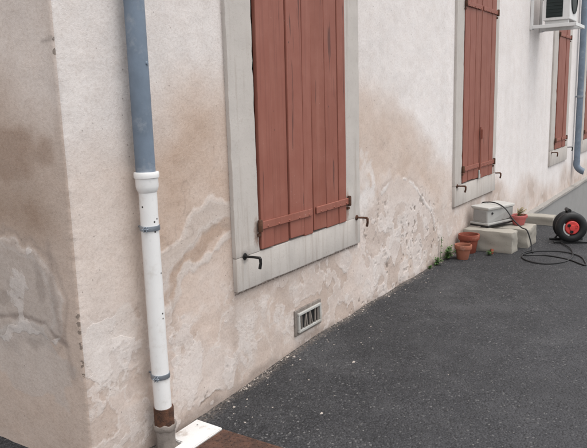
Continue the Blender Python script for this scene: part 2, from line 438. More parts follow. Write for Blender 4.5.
def front_fields(x, z):
    wx = (fbm(x, z, 4.5, 4, 301)-.5)*.16; wz = (fbm(x, z, 4.5, 4, 311)-.5)*.16
    x0, z0 = x, z; xw, zw = x+wx, z+wz
    n1 = fbm(x, z, 2.2, 5, 21); n2 = fbm(x, z, 6, 4, 33); n3 = fbm(x, z, 1.1, 3, 41); n4 = fbm(x, z, 16, 3, 55)
    top = np.interp(x, [0, .4, .7, 1.0, 2.5, 3.0, 3.5, 4.3, 5.0, 6.2, 7.5, 9, 16], [1.50, 1.52, 1.62, 1.60, 1.58, 1.50, 1.36, .98, .85, .58, .36, .22, .18])
    top = top+(n3-.5)*.45+(n1-.5)*.25
    damp = sstep(top+.13, top-.22, z)
    col = np.ones(x.shape+(3,))*np.array(WHITE)
    near = sstep(5.5, 0.2, x)                      # older greyer paint near the corner
    col = smooth_mix(col, near*.46, (.625, .56, .52))
    col = smooth_mix(col, sstep(.45, .75, n1)*.18, (.66, .61, .58))
    # faint rain streaks in the clean paint
    st = fbm(x*9, z*.55, 1., 3, 77)
    col = smooth_mix(col, sstep(.52, .75, st)*.14, (.60, .57, .55))
    strength = np.interp(x, [0, .35, .5, 2.5, 4, 6, 9], [.55, .62, 1, .85, .75, .45, .3])
    col = smooth_mix(col, damp*strength*.9, CREAM)
    band = damp*sstep(.55, .85, z)*strength*np.interp(x, [0, .3, .5, 1.0, 2.4, 3.4, 4.2, 5], [.35, .4, .95, .9, .7, .6, .5, .1])
    col = smooth_mix(col, band*(.55+.6*(n2-.35)), BROWN)
    low = damp*sstep(.85, .45, z+(n1-.5)*.5)
    col = smooth_mix(col, low*.62, PINK)
    col = smooth_mix(col, low*sstep(.48, .72, n2)*.45, (.70, .655, .63))
    col = smooth_mix(col, low*sstep(.55, .75, n1)*.42, (.50, .42, .37))
    nw = fbm(xw*1.0, zw*1.0, 5.5, 5, 433); nv = fbm(xw, zw, 2.6, 4, 455)
    col = smooth_mix(col, low*np.exp(-((nw-.52)/.022)**2)*.45, (.76, .725, .70))      # tide lines of salt
    col = smooth_mix(col, low*sstep(.53, .60, nv)*.38, (.50, .405, .35))
    col = smooth_mix(col, damp*sstep(.9, .5, z)*sstep(.56, .60, nw)*.25, (.52, .46, .43))
    # bottom splash band, dirtier
    col = smooth_mix(col, sstep(.30, -.03, z)*(.30+.5*(n2-.3))*np.interp(x, [0, 5, 8], [1, .9, .5]), (.47, .385, .335))
    # named stains
    dA = dline(x+wx*.45, z+wz*.45, RIDGE_A)+(n4-.5)*.022
    gapA = sstep(.30, .42, fbm(x, z, 5, 3, 401))
    col = smooth_mix(col, np.exp(-(dA/.012)**2)*.95*gapA, (.82, .79, .77))
    inA = sstep(.12, -.04, blob(x, z, 3.25, .42, .72, .52)-1+(n2-.5)*.5)
    col = smooth_mix(col, inA*.42, (.66, .60, .575))
    upA = np.exp(-(dline(x, z, [(3.35, 1.0), (3.75, .85), (4.1, .62)])/.11)**2)
    col = smooth_mix(col, upA*.45, (.56, .43, .35))
    col = smooth_mix(col, np.exp(-((dline(x+wx*.35, z+wz*.35-.03, RIDGE_A))/.016)**2)*.35*gapA, (.42, .33, .28))
    for k, (cx, cz, r) in enumerate(((2.60, .93, .13), (2.68, .80, .10), (2.56, .76, .07))):
        col = smooth_mix(col, sstep(.5, -.2, blob(x, z, cx, cz, r, r*1.1)-1+(n4-.5)*2.2)*.55, (.74, .70, .68))
    dB = dline(xw, zw, RIDGE_B)+(n4-.5)*.05
    col = smooth_mix(col, sstep(.082, .060, dB)*.52, (.57, .525, .495))
    col = smooth_mix(col, np.exp(-((dB-.074)/.007)**2)*.40, (.70, .65, .62))
    col = smooth_mix(col, np.exp(-((dB-.050)/.006)**2)*.30, (.68, .64, .61))
    dBC = dline(xw, zw, [(.99, .925), (.82, .875), (.66, .755), (.55, .64)])+(n4-.5)*.03
    col = smooth_mix(col, sstep(.040, .022, dBC)*.70, (.42, .305, .235))
    dC = dline(xw, zw, RIDGE_C)+(n4-.5)*.04
    col = smooth_mix(col, sstep(.026, .013, dC)*.55, (.66, .615, .585))
    # pale re-rendered patch between corner and pipe
    pp = sstep(.04, -.04, blob(xw, zw, .13, .50, .15, .21)-1+(n2-.5)*.9)*(z < .75)
    col = smooth_mix(col, pp*.45, (.70, .655, .62))
    col = smooth_mix(col, sstep(.3, -.3, blob(x, z, .29, .43, .035, .06)-1+(n4-.5))*.4, (.36, .30, .265))
    # blistered and flaking paint: what is left of the coat stands proud of the bare render
    zoneA = sstep(.25, -.25, blob(x, z, 3.25, .30, .95, .48)-1+(n1-.5)*1.2)*(.62+.38*sstep(.40, .62, fbm(x, z, 1.9, 3, 701)))
    zoneB = sstep(.2, -.2, blob(x, z, .80, .13, .24, .16)-1+(n1-.5)*.8)
    zoneC = low*.55*sstep(.45, .6, nv)
    zone = np.clip(np.maximum(np.maximum(zoneA, zoneB), zoneC), 0, 1)
    xf, zf = x+wx*.5, z+wz*.5
    pf = .55*fbm(xf, zf, 7.5, 5, 611)+.45*fbm(xf*1.3, zf, 3.1, 3, 633)
    coat = sstep(.492, .505, pf)
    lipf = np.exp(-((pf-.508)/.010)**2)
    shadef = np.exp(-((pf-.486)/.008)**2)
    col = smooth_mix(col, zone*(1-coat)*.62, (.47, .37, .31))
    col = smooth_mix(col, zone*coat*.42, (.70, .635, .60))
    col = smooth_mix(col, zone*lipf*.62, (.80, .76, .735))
    col = smooth_mix(col, zone*shadef*.50, (.31, .24, .20))  # shade beside the flake edges, painted into the colour
    nd = fbm(x, z, 24, 3, 655)
    deep = sstep(.665, .72, nd)*np.maximum(zoneA, zoneB*.8)*sstep(.42, .58, fbm(x, z, 3.5, 2, 677))
    col = smooth_mix(col, deep*.8, (.17, .135, .11))
    hc = fbm(xw, zw, 3.3, 3, 811); hair = np.exp(-((hc-.5)/.0045)**2)*sstep(.50, .60, fbm(x, z, 1.7, 2, 822))*damp
    col = smooth_mix(col, hair*.45, (.33, .26, .22))
    # ragged packed dirt at the very foot
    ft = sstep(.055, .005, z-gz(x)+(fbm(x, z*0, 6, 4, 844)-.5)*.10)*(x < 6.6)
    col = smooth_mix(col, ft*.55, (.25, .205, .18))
    # darker strips beside the downpipe and against the left of the first surround
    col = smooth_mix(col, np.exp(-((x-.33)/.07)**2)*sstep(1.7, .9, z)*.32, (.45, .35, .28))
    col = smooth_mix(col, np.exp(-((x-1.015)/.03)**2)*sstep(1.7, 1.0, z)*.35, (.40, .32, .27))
    col = smooth_mix(col, np.exp(-(blob(x, z, 3.42, .17, .12, .14))**2)*.45, (.50, .37, .28))
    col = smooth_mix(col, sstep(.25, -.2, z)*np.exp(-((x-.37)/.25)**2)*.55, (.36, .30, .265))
    # flake potential / pits / relief
    flake = .18+.32*low*sstep(.4, .65, n2)+.22*sstep(.05, .0, dA)*gapA+.22*sstep(.09, .02, dB)+.12*inA
    flake = flake+.26*np.exp(-(blob(x, z, .80, .16, .18, .13))**2)+.25*pp-.12*sstep(1.0, 1.5, z)-.2*sstep(5, 7, x)
    pit = sstep(.25, -.2, blob(x, z, 3.40, .33, .55, .32)-1+(n2-.5)*.8)*.95+sstep(.2, -.2, blob(x, z, 2.75, .25, .45, .28)-1+(n2-.5)*.8)*.75
    pit = pit+.45*np.exp(-(blob(x, z, .80, .13, .2, .12))**2)
    pit = np.clip(pit, 0, 1)*(z < .75)*sstep(.35, .6, fbm(x, z, 4, 3, 99))
    hgt = (fbm(x, z, 1.2, 3, 61)-.5)*.012+(fbm(x, z, 5, 3, 63)-.5)*.005+(n4-.5)*.003
    hgt = hgt+.0018*np.exp(-(dA/.010)**2)*gapA*(.3+1.4*sstep(.35, .7, fbm(x, z, 8, 2, 412)))+.003*sstep(.085, .05, dB)+.0025*sstep(.03, .01, dC)+.002*inA
    hgt = hgt+low*(n2-.5)*.005+zone*coat*.0017+zone*lipf*.0018-deep*.006
    chip = .30*np.exp(-(blob(x, z, .79, 1.035, .035, .028)-1)**2/.12)*(blob(x, z, .79, 1.035, .035, .028) < 1.6)
    chip = chip+.34*np.exp(-(dline(xw, zw, [(.66, .17), (.74, .21), (.84, .20), (.92, .14)])/.012)**2)+.30*np.exp(-(dline(xw, zw, [(.70, .08), (.80, .12), (.90, .09)])/.012)**2)
    chip = chip+.08*pit+.16*np.exp(-(np.maximum(z-.0, 0)/.03)**2)
    for w in WIN:      # joint dirt and the surround's own shadow, painted as one dark line
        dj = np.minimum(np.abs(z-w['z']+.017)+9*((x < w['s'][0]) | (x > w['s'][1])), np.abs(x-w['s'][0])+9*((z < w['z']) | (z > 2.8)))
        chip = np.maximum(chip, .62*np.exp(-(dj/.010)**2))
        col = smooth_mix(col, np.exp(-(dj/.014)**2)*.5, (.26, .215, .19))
    # crumbling foot
    hgt = hgt+sstep(.16, .0, z)*(fbm(x, z, 7, 3, 91)-.35)*.010
    # keep the render behind the surrounds and fittings
    for w in WIN:
        e = sstep(.05, .0, np.maximum(np.maximum(w['s'][0]-x, x-w['s'][1]), np.maximum(w['z']-z, z-TOPS)))
        hgt = hgt*(1-e)
    return col, np.clip(flake, 0, 1), pit, hgt, np.clip(chip, 0, 1)

def side_fields(t, z):
    n1 = fbm(t, z, 2.4, 5, 121); n2 = fbm(t, z, 7, 4, 133); n4 = fbm(t, z, 18, 3, 155)
    col = np.ones(t.shape+(3,))*np.array((.72, .625, .57))
    col = smooth_mix(col, sstep(.4, .75, n1)*.25, (.52, .455, .42))
    damp = sstep(1.62, 1.25, z+(n1-.5)*.5-.25*sstep(.15, .5, t))
    col = smooth_mix(col, damp*.68, (.46, .345, .275))
    col = smooth_mix(col, sstep(.35, -.3, blob(t, z, .50, 1.38, .34, .11)-1+(n2-.5)*1.2)*.65, (.31, .21, .155))
    col = smooth_mix(col, np.exp(-((z-1.08-.1*t)/.13)**2)*sstep(.0, .25, t)*.72*(.6+n2), (.33, .23, .17))
    wt = (fbm(t, z, 4.5, 4, 501)-.5)*.2; wz = (fbm(t, z, 4.5, 4, 511)-.5)*.2
    edge = blob(t+wt, z+wz, .45, .74, .30, .23)-1+(n2-.5)*.3
    gp = sstep(.10, -.10, edge)
    col = smooth_mix(col, gp*.66, (.46, .405, .372))
    col = smooth_mix(col, np.exp(-(edge/.030)**2)*.38, (.64, .59, .56))
    col = smooth_mix(col, np.exp(-((edge+.16)/.03)**2)*.30, (.58, .54, .515))
    col = smooth_mix(col, np.exp(-((edge-.14)/.06)**2)*.45, (.33, .265, .23))
    gp2 = sstep(.08, -.05, blob(t+wt, z+wz, .34, .42, .30, .14)-1+(n2-.5)*1.0)
    col = smooth_mix(col, gp2*.42, (.50, .465, .445))
    for (a, b, c, d) in ((.42, .76, .05, .05), (.33, .50, .06, .03), (.24, .80, .03, .09), (.52, .70, .05, .03)):
        col = smooth_mix(col, sstep(.4, -.3, blob(t, z, a, b, c, d)-1+(n4-.5)*1.5)*.5, (.32, .265, .235))
    crk = dline(t, z, [(.75, .62), (.55, .60), (.38, .625), (.22, .615), (.17, .57), (.10, .54)])+(n4-.5)*.02
    col = smooth_mix(col, np.exp(-(crk/.012)**2)*.65, (.25, .20, .175))
    crk2 = dline(t, z, [(.16, .98), (.15, .80), (.14, .66), (.09, .52), (.07, .40)])+(n4-.5)*.025
    col = smooth_mix(col, np.exp(-(crk2/.022)**2)*.45, (.30, .24, .21))
    col = smooth_mix(col, sstep(.45, .05, z)*.45, (.46, .37, .32))
    col = smooth_mix(col, np.exp(-(t/.05)**2)*.25, (.50, .40, .34))
    # chipped arris
    chips = np.zeros(t.shape)
    for (a, b) in ((.70, .60), (.575, .535), (.50, .45), (.43, .41)):
        chips = np.maximum(chips, sstep(b-.02, b+.01, z)*sstep(a+.02, a-.01, z)*np.exp(-((t-.010)/.020)**2))
    for zz, tt in ((1.805, .0), (1.757, .0)):
        chips = np.maximum(chips, 1.1*np.exp(-(blob(t, z, tt+.004, zz, .016, .016))**4))
    chipf = .52*chips+.30*np.exp(-(crk/.008)**2)+.10*np.exp(-(t/.012)**2)
    scr = np.exp(-(dline(t, z, [(.01, 1.810), (.12, 1.795), (.17, 1.785)])/.008)**2)*sstep(.4, .6, n4)
    col = smooth_mix(col, scr*.5, (.25, .21, .19))
    flake = .18+.34*gp*sstep(.4, .65, n2)+.20*np.exp(-(edge/.09)**2)+.15*gp2
    pit = .35*gp2+.3*gp*sstep(.5, .7, n1)
    hgt = (fbm(t, z, 1.2, 3, 161)-.5)*.012+(fbm(t, z, 5, 3, 163)-.5)*.005+(n4-.5)*.002+.004*gp-.002*np.exp(-(crk/.012)**2)
    return col, np.clip(flake, 0, 1), np.clip(pit, 0, 1), hgt, np.clip(chipf, 0, 1)

RAD = .022
def wall_mesh(name, svals, zvals, fields, side):
    S, Z = np.meshgrid(svals, zvals, indexing='ij')
    col, flake, pit, h, CH = fields(S, Z)
    # rounded, uneven outer corner shared by both faces
    wob = (fbm(Z*0+3.3, Z, 2.2, 2, 71)-.5)*.018+(fbm(Z*0+1.1, Z, 26, 3, 73)-.5)*.003
    fade = np.exp(-(S/.045)**2)
    A = math.pi/4
    q = np.clip(S/(RAD*A), 0, 1)                       # 0 at mid-arc, 1 where the flat begins
    flat = S > RAD*A
    ang = A*(1-q)
    along = np.where(flat, RAD+(S-RAD*A), RAD-RAD*np.sin(ang))
    depth = np.where(flat, 0, RAD-RAD*np.cos(ang))
    hh = h*(1-fade)-wob*0
    out = -depth+hh
    along = along+wob*fade
    out = out-wob*fade*1.0
    if side: X, Y = -out, along; 
    else: X, Y = along, -out
    if side: Y = along
    keep = np.ones((len(svals)-1, len(zvals)-1), bool)
    if not side:
        sc = (svals[:-1]+svals[1:])/2; zc = (zvals[:-1]+zvals[1:])/2
        for w in WIN:
            keep &= ~(((sc > w['o'][0]-.04) & (sc < w['o'][1]+.04))[:, None] & ((zc > w['oz']-.04) & (zc < TOPO+.04))[None, :])
    me = grid_mesh(name, X, Y, Z, keep, flip=side)
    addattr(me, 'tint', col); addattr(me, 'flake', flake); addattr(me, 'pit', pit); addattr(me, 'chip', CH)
    return link(name, me, M['plaster'], house, smooth=True)
zs = axis([(-.14, 1.16, .0062), (1.16, 2.3, .0115), (2.3, 3.4, .03), (3.4, 6.0, .2)])
zs_far = axis([(-1.5, -.14, .05), (-.14, 3.5, .03), (3.5, 6.0, .2)])
ss = np.concatenate([np.linspace(0, RAD*math.pi/4, 5)[:-1], axis([(RAD*math.pi/4, 4.7, .0072)])])
wall_mesh('front_wall', ss, zs, front_fields, False)
def far_fields(x, z): return front_fields(x, z)
# the rest of the same wall, coarser
S2, Z2 = np.meshgrid(axis([(ss[-1], 16, .03)]), zs_far, indexing='ij')
c2, f2, p2, h2, k2 = front_fields(S2, Z2)
e = np.exp(-((S2-ss[-1])/.05)**2)
X2 = S2+(RAD-RAD*math.pi/4)
sc = (X2[:-1, 0]+X2[1:, 0])/2; zc = (zs_far[:-1]+zs_far[1:])/2
keep = np.ones((len(sc), len(zc)), bool)
for w in WIN:
    keep &= ~(((sc > w['o'][0]-.04) & (sc < w['o'][1]+.04))[:, None] & ((zc > w['oz']-.04) & (zc < TOPO+.04))[None, :])
me = grid_mesh('front_wall', X2, -h2, Z2, keep)
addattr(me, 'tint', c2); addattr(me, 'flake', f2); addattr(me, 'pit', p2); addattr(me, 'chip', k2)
link('front_wall', me, M['plaster'], house, smooth=True)
ts = np.concatenate([np.linspace(0, RAD*math.pi/4, 5)[:-1], axis([(RAD*math.pi/4, 1.3, .0062), (1.3, 7, .15)])])
wall_mesh('side_wall', ts, zs, side_fields, True)
# plinth at the lower, far end, with its sloping cement cap
def prism(name, pts, x0, x1, mat, parent):
    bm = bmesh.new()
    n = max(1, int((x1-x0)/.25))
    rings = []
    for i in range(n+1):
        x = x0+(x1-x0)*i/n
        rings.append([bm.verts.new((x, y+rng.uniform(-.004, .004), z+rng.uniform(-.004, .004))) for y, z in pts])
    k = len(pts)
    for a, b in zip(rings[:-1], rings[1:]):
        for j in range(k): bm.faces.new((a[j], a[(j+1) % k], b[(j+1) % k], b[j]))
    bm.faces.new(rings[0]); bm.faces.new(rings[-1][::-1])
    return link(name, tomesh(bm, name), mat, parent)
prism('plinth', [(.02, -1.45), (-.055, -1.45), (-.045, -.100), (.02, -.100)], 6.72, 16, M['plinth'], house)
prism('plinth_cap', [(.02, -.098), (-.064, -.098), (-.060, -.066), (.02, -.040)], 6.70, 16.02, M['plinthcap'], house)

def surround(w):
    s0, s1 = w['s']; o0, o1 = w['o']; z0, oz = w['z'], w['oz']
    e = bpy.data.objects.new('window_surround', None); COL.objects.link(e); e.parent = house; e.location = (s0, 0, z0)
    def b(name, x0, x1, y0, y1, a, c, bev=.004, m='surround'):
        if m == 'dark': return box(name, x0-s0, x1-s0, y0, y1, a-z0, c-z0, M[m], e, bev)
        bm = bbox(x0-s0, x1-s0, y0, y1, a-z0, c-z0, .007, 2)
        bmesh.ops.subdivide_edges(bm, edges=[q for q in bm.edges if q.calc_length() > .3], cuts=40, use_grid_fill=True)
        sd = rng.randint(0, 200)
        L = np.array([v.co[:] for v in bm.verts]); u = L[:, 0]+L[:, 2]*1.01
        k = (fbm(u, L[:, 1]*3, 9, 3, sd)-.5)*.006; k2 = np.minimum(fbm(u, L[:, 1]*0+L[:, 0], 26, 2, sd+9)-.42, 0)*.03
        for v, d, f in zip(bm.verts, k, k2):
            if v.co.y < .1:
                v.co.y += d*.6-f*.6
                if x1-x0 > .5: v.co.z += d*.5
                else: v.co.x += d*.5
        o = link(name, tomesh(bm, name), M[m], e); shade(o, True, 40)
        return o
    b('apron', s0, s1, -.026, .20, z0, oz-.004)
    b('jamb', s0, o0, -.0255, .20, oz-.0035, TOPO)
    b('jamb', o1, s1, -.0255, .20, oz-.0035, TOPO)
    b('lintel', s0, s1, -.026, .20, TOPO+.0005, TOPS)
    b('back_panel', o0-.02, o1+.02, .16, .19, oz-.02, TOPO+.02, 0, 'dark')
    return e
for w in WIN: surround(w)

# ------------------------------------------------------------------ shutters
def leaf(x0, x1, z0, z1, boards, hinge, label, tilt=0., strap_z=.125, straps=2, yf=-.030, skew=0.):
    """hinge -1: pintle on the left, +1: on the right.  boards: relative widths"""
    e = empty('shutter_leaf', (x0 if hinge < 0 else x1, 0, z0), label, 'shutter', 'red plank shutter leaves')
    W_ = x1-x0; H = z1-z0
    ox = 0 if hinge < 0 else -W_
    tot = sum(boards); cur = ox
    for i, wd in enumerate(boards):
        w_ = W_*wd/tot
        dz = rng.uniform(-.007, .004); dy = rng.uniform(-.0045, .0045)
        g = rng.uniform(.0016, .0034)
        o = box('plank', g, w_-g, -.014, .014, 0, H-.01, M['wood'], e, .0055, 2, .0015)
        o.location = (cur, yf+.014+dy, dz); o.rotation_euler = (0, rng.uniform(-.0012, .0012), rng.uniform(-.006, .006))
        cur += w_
    ys = yf-.0045
    for k in range(straps):
        zc = strap_z+.01 if k == 0 else H-.17
        a, b = (-.012, W_*.955) if hinge < 0 else (-W_*.955, .012)
        st = box('strap', a, b, ys-.009, ys, zc-.022, zc+.022, M['wood'], e, .003, 2, .001)
        n = 5
        for j in range(n):
            bx_ = a+(b-a)*(.12+.80*j/(n-1))
            bo = lathe('bolt', [(0, .006), (.005, .0055), (.007, .003), (.0075, 0)], M['wood'], st, 10,
                       Matrix.Translation((bx_, ys-.008, zc-.014+(.0 if j % 2 else .004))) @ Matrix.Rotation(math.pi/2, 4, 'X'))
        # knuckle and pintle at the hung side
        kx = -.020*(-hinge if hinge < 0 else hinge) if False else (-.020 if hinge < 0 else .020)
        kn = lathe('hinge_knuckle', [(0, -.034), (.011, -.034), (.014, -.029), (.014, .029), (.011, .035), (0, .037)], M['rust'], e, 14,
                   Matrix.Translation((kx, ys-.008, zc)))
        box('pintle', kx-.011, kx+.011, ys-.006, .02, zc-.060, zc-.043, M['rust'], e, .003)
    e.rotation_euler = (0, skew, 0)
    return e
leaf(1.257, 1.830, .722, 2.585, (.13, .165, .165, .108), -1, 'wide left shutter leaf of the nearest window, bottom sagging', skew=.012)
leaf(1.836, 2.276, .716, 2.585, (.165, .165, .11), 1, 'narrower right shutter leaf of the nearest window, beside the grey jamb')
leaf(4.705, 5.200, .690, 2.585, (.15, .17, .16), -1, 'left shutter leaf of the window above the grey box and flower pots')
leaf(5.206, 5.706, .680, 2.585, (.16, .16, .15), 1, 'right shutter leaf of the window above the grey box and flower pots')
leaf(8.920, 9.310, .705, 2.57, (.13, .13, .13), -1, 'left shutter leaf of the window below the air conditioner')
leaf(9.316, 9.705, .705, 2.57, (.13, .13, .13), 1, 'right shutter leaf of the window below the air conditioner')
leaf(11.345, 11.80, .705, 2.57, (.15, .15, .15), -1, 'shutter leaf at the right edge behind the far blue downpipe')
leaf(11.806, 12.275, .705, 2.57, (.15, .15, .15), 1, 'far leaf of the last window, beyond the one at the right edge')
# pale closing latch down the middle of the second window
lt = empty('shutter_latch', (5.206, -.034, .70), 'worn pale vertical latch closing the second window shutters', 'latch')
tube('rod', [(0, -.012, .03), (0, -.012, .52)], .007, M['wood'], lt, 8)
box('foot_plate', -.022, .022, -.012, .0, -.02, .07, M['boxlid'], lt, .003)
box('handle', -.012, .012, -.034, -.008, .40, .50, M['wood'], lt, .004)

# ------------------------------------------------------------------ shutter stops
def stop(x, z, y0, L, label, mat, rz=0.):
    e = empty('shutter_stop', (x, y0, z), label, 'shutter stop', 'iron shutter stops', rz)
    bm = tube_bm([(0, .03, 0), (0, -.02, .001), (0, -L*.6, .003), (0, -L+.004, .003), (0, -L, -.002), (0, -L-.001, -.028), (.0, -L+.006, -.058)], [.0075, .0075, .008, .009, .0095, .0085, .0095], 6)
    o = link('bar', tomesh(bm, 'bar'), mat, e); shade(o)
    lathe('rosette', [(0, .004), (.018, .003), (.020, 0), (.020, -.004)], mat, e, 14, Matrix.Rotation(math.pi/2, 4, 'X'))
    return e
stop(1.106, .708, -.026, .105, 'black iron shutter stop on the left jamb of the nearest window', M['darkiron'])
stop(2.435, .709, -.026, .085, 'rusty iron shutter stop at the right edge of the nearest window', M['rust'])
stop(4.556, .676, -.026, .085, 'iron shutter stop left below the second window shutters', M['rust'])
stop(5.885, .664, -.004, .070, 'iron shutter stop right of the second window, above the box', M['rust'])
stop(8.740, .670, -.026, .085, 'small iron shutter stop left under the window below the air conditioner', M['rust'])
stop(9.985, .660, -.004, .085, 'small iron shutter stop on the wall beside the far blue downpipe', M['darkiron'])

# ------------------------------------------------------------------ near downpipe
PX, PY = .366, -.066
dp = empty('downpipe', (PX, PY, -.08), 'near downpipe, blue-grey above and white plastic below, by the corner', 'downpipe')
def dpl(name, prof, mat, dx=0., n=32, dz=.08):
    o = lathe(name, [(r, z+dz) for r, z in prof], mat, dp, n); o.location = (dx, 0, 0); return o
blue = dpl('upper_pipe', [(.0435, 1.215), (.0435, 6.0)], M['bluepipe'])
lathe('rivet', [(0, .006), (.006, .005), (.009, 0)], M['bluepipe'], blue, 12, Matrix.Translation((.008, -.0425, 1.80)) @ Matrix.Rotation(math.pi/2, 4, 'X'))
blue['label'] = 'blue-grey painted upper pipe'
wp = tube('lower_pipe', [(.004, 0, 1.20+.08), (.002, 0, .95+.08), (.002, 0, .45+.08), (.008, 0, .12+.08)], .0405, M['whitepipe'], dp, 32)
wp['label'] = 'white plastic lower pipe'
so = dpl('socket', [(.0405, 1.165), (.0425, 1.168), (.0475, 1.178), (.0505, 1.192), (.0505, 1.228), (.0555, 1.231), (.0560, 1.237), (.0560, 1.250), (.0535, 1.256), (.0450, 1.257), (.0445, 1.245)], M['whitepipe'], .003)
def clamp(z, x=0.):
    c = lathe('clamp', [(.0405, z-.011), (.0450, z-.011), (.0455, z-.008), (.0455, z+.008), (.0450, z+.011), (.0405, z+.011)], M['steel'], dp, 32)
    c.location = (x, 0, .08)
    a = math.radians(205)
    for s in (-1, 1):
        d = Vector((math.cos(a), math.sin(a), 0)); q = Vector((-d.y, d.x, 0))
        bm = bbox(0, .020, -.002, .002, -.011, .011, .001, 1)
        bm.transform(Matrix.Translation(d*.044+q*.0055*s+Vector((0, 0, z))) @ Matrix.Rotation(a, 4, 'Z'))
        link('lug', tomesh(bm, 'lug'), M['steel'], c)
    bm = tube_bm([d*.055+q*.014+Vector((0, 0, z)), d*.055-q*.016+Vector((0, 0, z))], .004, 8)
    link('screw', tomesh(bm, 'screw'), M['steel'], c)
    bm = tube_bm([Vector((0, .044, z)), Vector((0, .075, z))], .005, 8)
    link('wall_screw', tomesh(bm, 'wall_screw'), M['steel'], c)
clamp(1.005, .002); clamp(.302, .004)
co = lathe('coupling', [(.0400, .142), (.0465, .140), (.0475, .132), (.0470, .060), (.0480, .050), (.0400, .048)], M['rust'], dp, 28); co.location = (.010, 0, .08)
co['label'] = 'rusty brown iron coupling'
# cement base poured round the buried end
bm = lathe_bm([(0, .062), (.040, .062), (.053, .058), (.056, .046), (.053, .034), (.046, .026), (.0455, -.02), (.046, -.055), (.060, -.078), (.095, -.092), (.13, -.105), (.145, -.14), (0, -.14)], 40)
for v in bm.verts:
    a = math.atan2(v.co.y, v.co.x)
    k = 1+(.02 if v.co.z > -.06 else .10)*math.sin(3*a+v.co.z*30)+.03*math.sin(7*a); v.co.x *= k; v.co.y *= k; v.co.z += .006*math.sin(5*a+1)*math.sin(2*a)
cb = link('cement_base', tomesh(bm, 'cement_base'), M['cement'], dp); shade(cb); cb.location = (.010, 0, .078)

# ------------------------------------------------------------------ white slab and rusty cover
def slab(name, pts, z0, z1, mat, bev=.005):
    bm = bmesh.new()
    a = [bm.verts.new((x, y, z0)) for x, y in pts]; b = [bm.verts.new((x, y, z1)) for x, y in pts]; k = len(pts)
    bm.faces.new(a[::-1]); bm.faces.new(b)
    for i in range(k): bm.faces.new((a[i], a[(i+1) % k], b[(i+1) % k], b[i]))
    bmesh.ops.recalc_face_normals(bm, faces=bm.faces[:])
    bmesh.ops.bevel(bm, geom=bm.edges[:], offset=bev, segments=2, affect='EDGES')
    return link(name, tomesh(bm, name), mat)
o = slab('paving_slab', [(.425, -.035), (.640, -.030), (.634, -.203), (.385, -.206), (.300, -.206), (.300, -.13), (.425, -.125)], -.12, -.050, M['whiteslab'], .004)
tag(o, 'white painted slab on the ground beside the downpipe foot', 'slab')
pl = empty('drain_cover', (.40, -.7, -.062), 'rusty brown steel drain cover in front of the white slab', 'drain cover')
box('plate', -.24, .234, -.50, .4915, -.02, .006, M['rustplate'], pl, .003)
bm = bmesh.new()
for i in range(16):
    for j in range(34):
        x = -.225+i*.0295; y = -.485+j*.029
        a = math.pi/4 if (i+j) % 2 else -math.pi/4
        c, s = math.cos(a), math.sin(a)
        q = [(-.010, 0), (0, -.0035), (.010, 0), (0, .0035)]
        vs = [bm.verts.new((x+c*u-s*v, y+s*u+c*v, .0055)) for u, v in q]+[bm.verts.new((x+(c*u-s*v)*.6, y+(s*u+c*v)*.6, .0085)) for u, v in q]
        bm.faces.new(vs[4:])
        for k in range(4): bm.faces.new((vs[k], vs[(k+1) % 4], vs[4+(k+1) % 4], vs[4+k]))
tread = link('tread_pattern', tomesh(bm, 'tread_pattern'), M['rustplate'], pl); tread['kind'] = 'stuff'

# ------------------------------------------------------------------ wall vent
vt = empty('wall_vent', (1.640, 0, .090), 'small white framed air vent low in the wall under the nearest window', 'vent')
vw, vh = .278, .128
def vb(name, x0, x1, y0, y1, z0, z1, m, bev=.003): return box(name, x0, x1, y0, y1, z0, z1, M[m], vt, bev)
vb('cement_surround', -.022, vw+.022, -.010, .03, -.022, vh+.022, 'cement', .006)
vb('shade_sheet', .02, vw-.02, -.012, -.0105, .02, vh-.02, 'dark', 0)  # black sheet painted for the shade inside the vent
vb('frame', 0, vw, -.026, -.0095, vh-.016, vh, 'boxlid'); vb('frame', 0, vw, -.026, -.0095, 0, .016, 'boxlid')
vb('frame', 0, .016, -.0255, -.009, .0165, vh-.0165, 'boxlid'); vb('frame', vw-.018, vw, -.0255, -.009, .0165, vh-.0165, 'boxlid')
for k in range(7):
    x = .038+k*.0335
    o = vb('grille_bar', -.004, .004, -.022, -.012, .018, vh-.018, 'cement', .0015)
    o.location = (x, 0, .0 if k != 5 else -.0); o.rotation_euler = (0, 0 if k in (0, 5, 6) else rng.uniform(-.3, .3), 0)

# ------------------------------------------------------------------ far downpipe
fp = empty('downpipe', (10.52, -.075, .24), 'far blue-grey downpipe with shoe between the last windows', 'downpipe')
tube('pipe', [(0, 0, .12), (0, 0, 5.7)], .050, M['bluepipe'], fp, 20)
tube('shoe', spline([(0, 0, .16), (0, 0, .07), (.01, -.035, .01), (.02, -.09, -.03), (.025, -.12, -.04)], 5), .054, M['bluepipe'], fp, 18)
for z in (1.24, 3.2):
    o = lathe('clamp', [(.05, z-.02), (.058, z-.018), (.058, z+.018), (.05, z+.02)], M['steel'], fp, 20)
    link('bracket', tomesh(bbox(-.012, .012, .05, .10, z-.012, z+.012, .002, 1), 'bracket'), M['steel'], o)

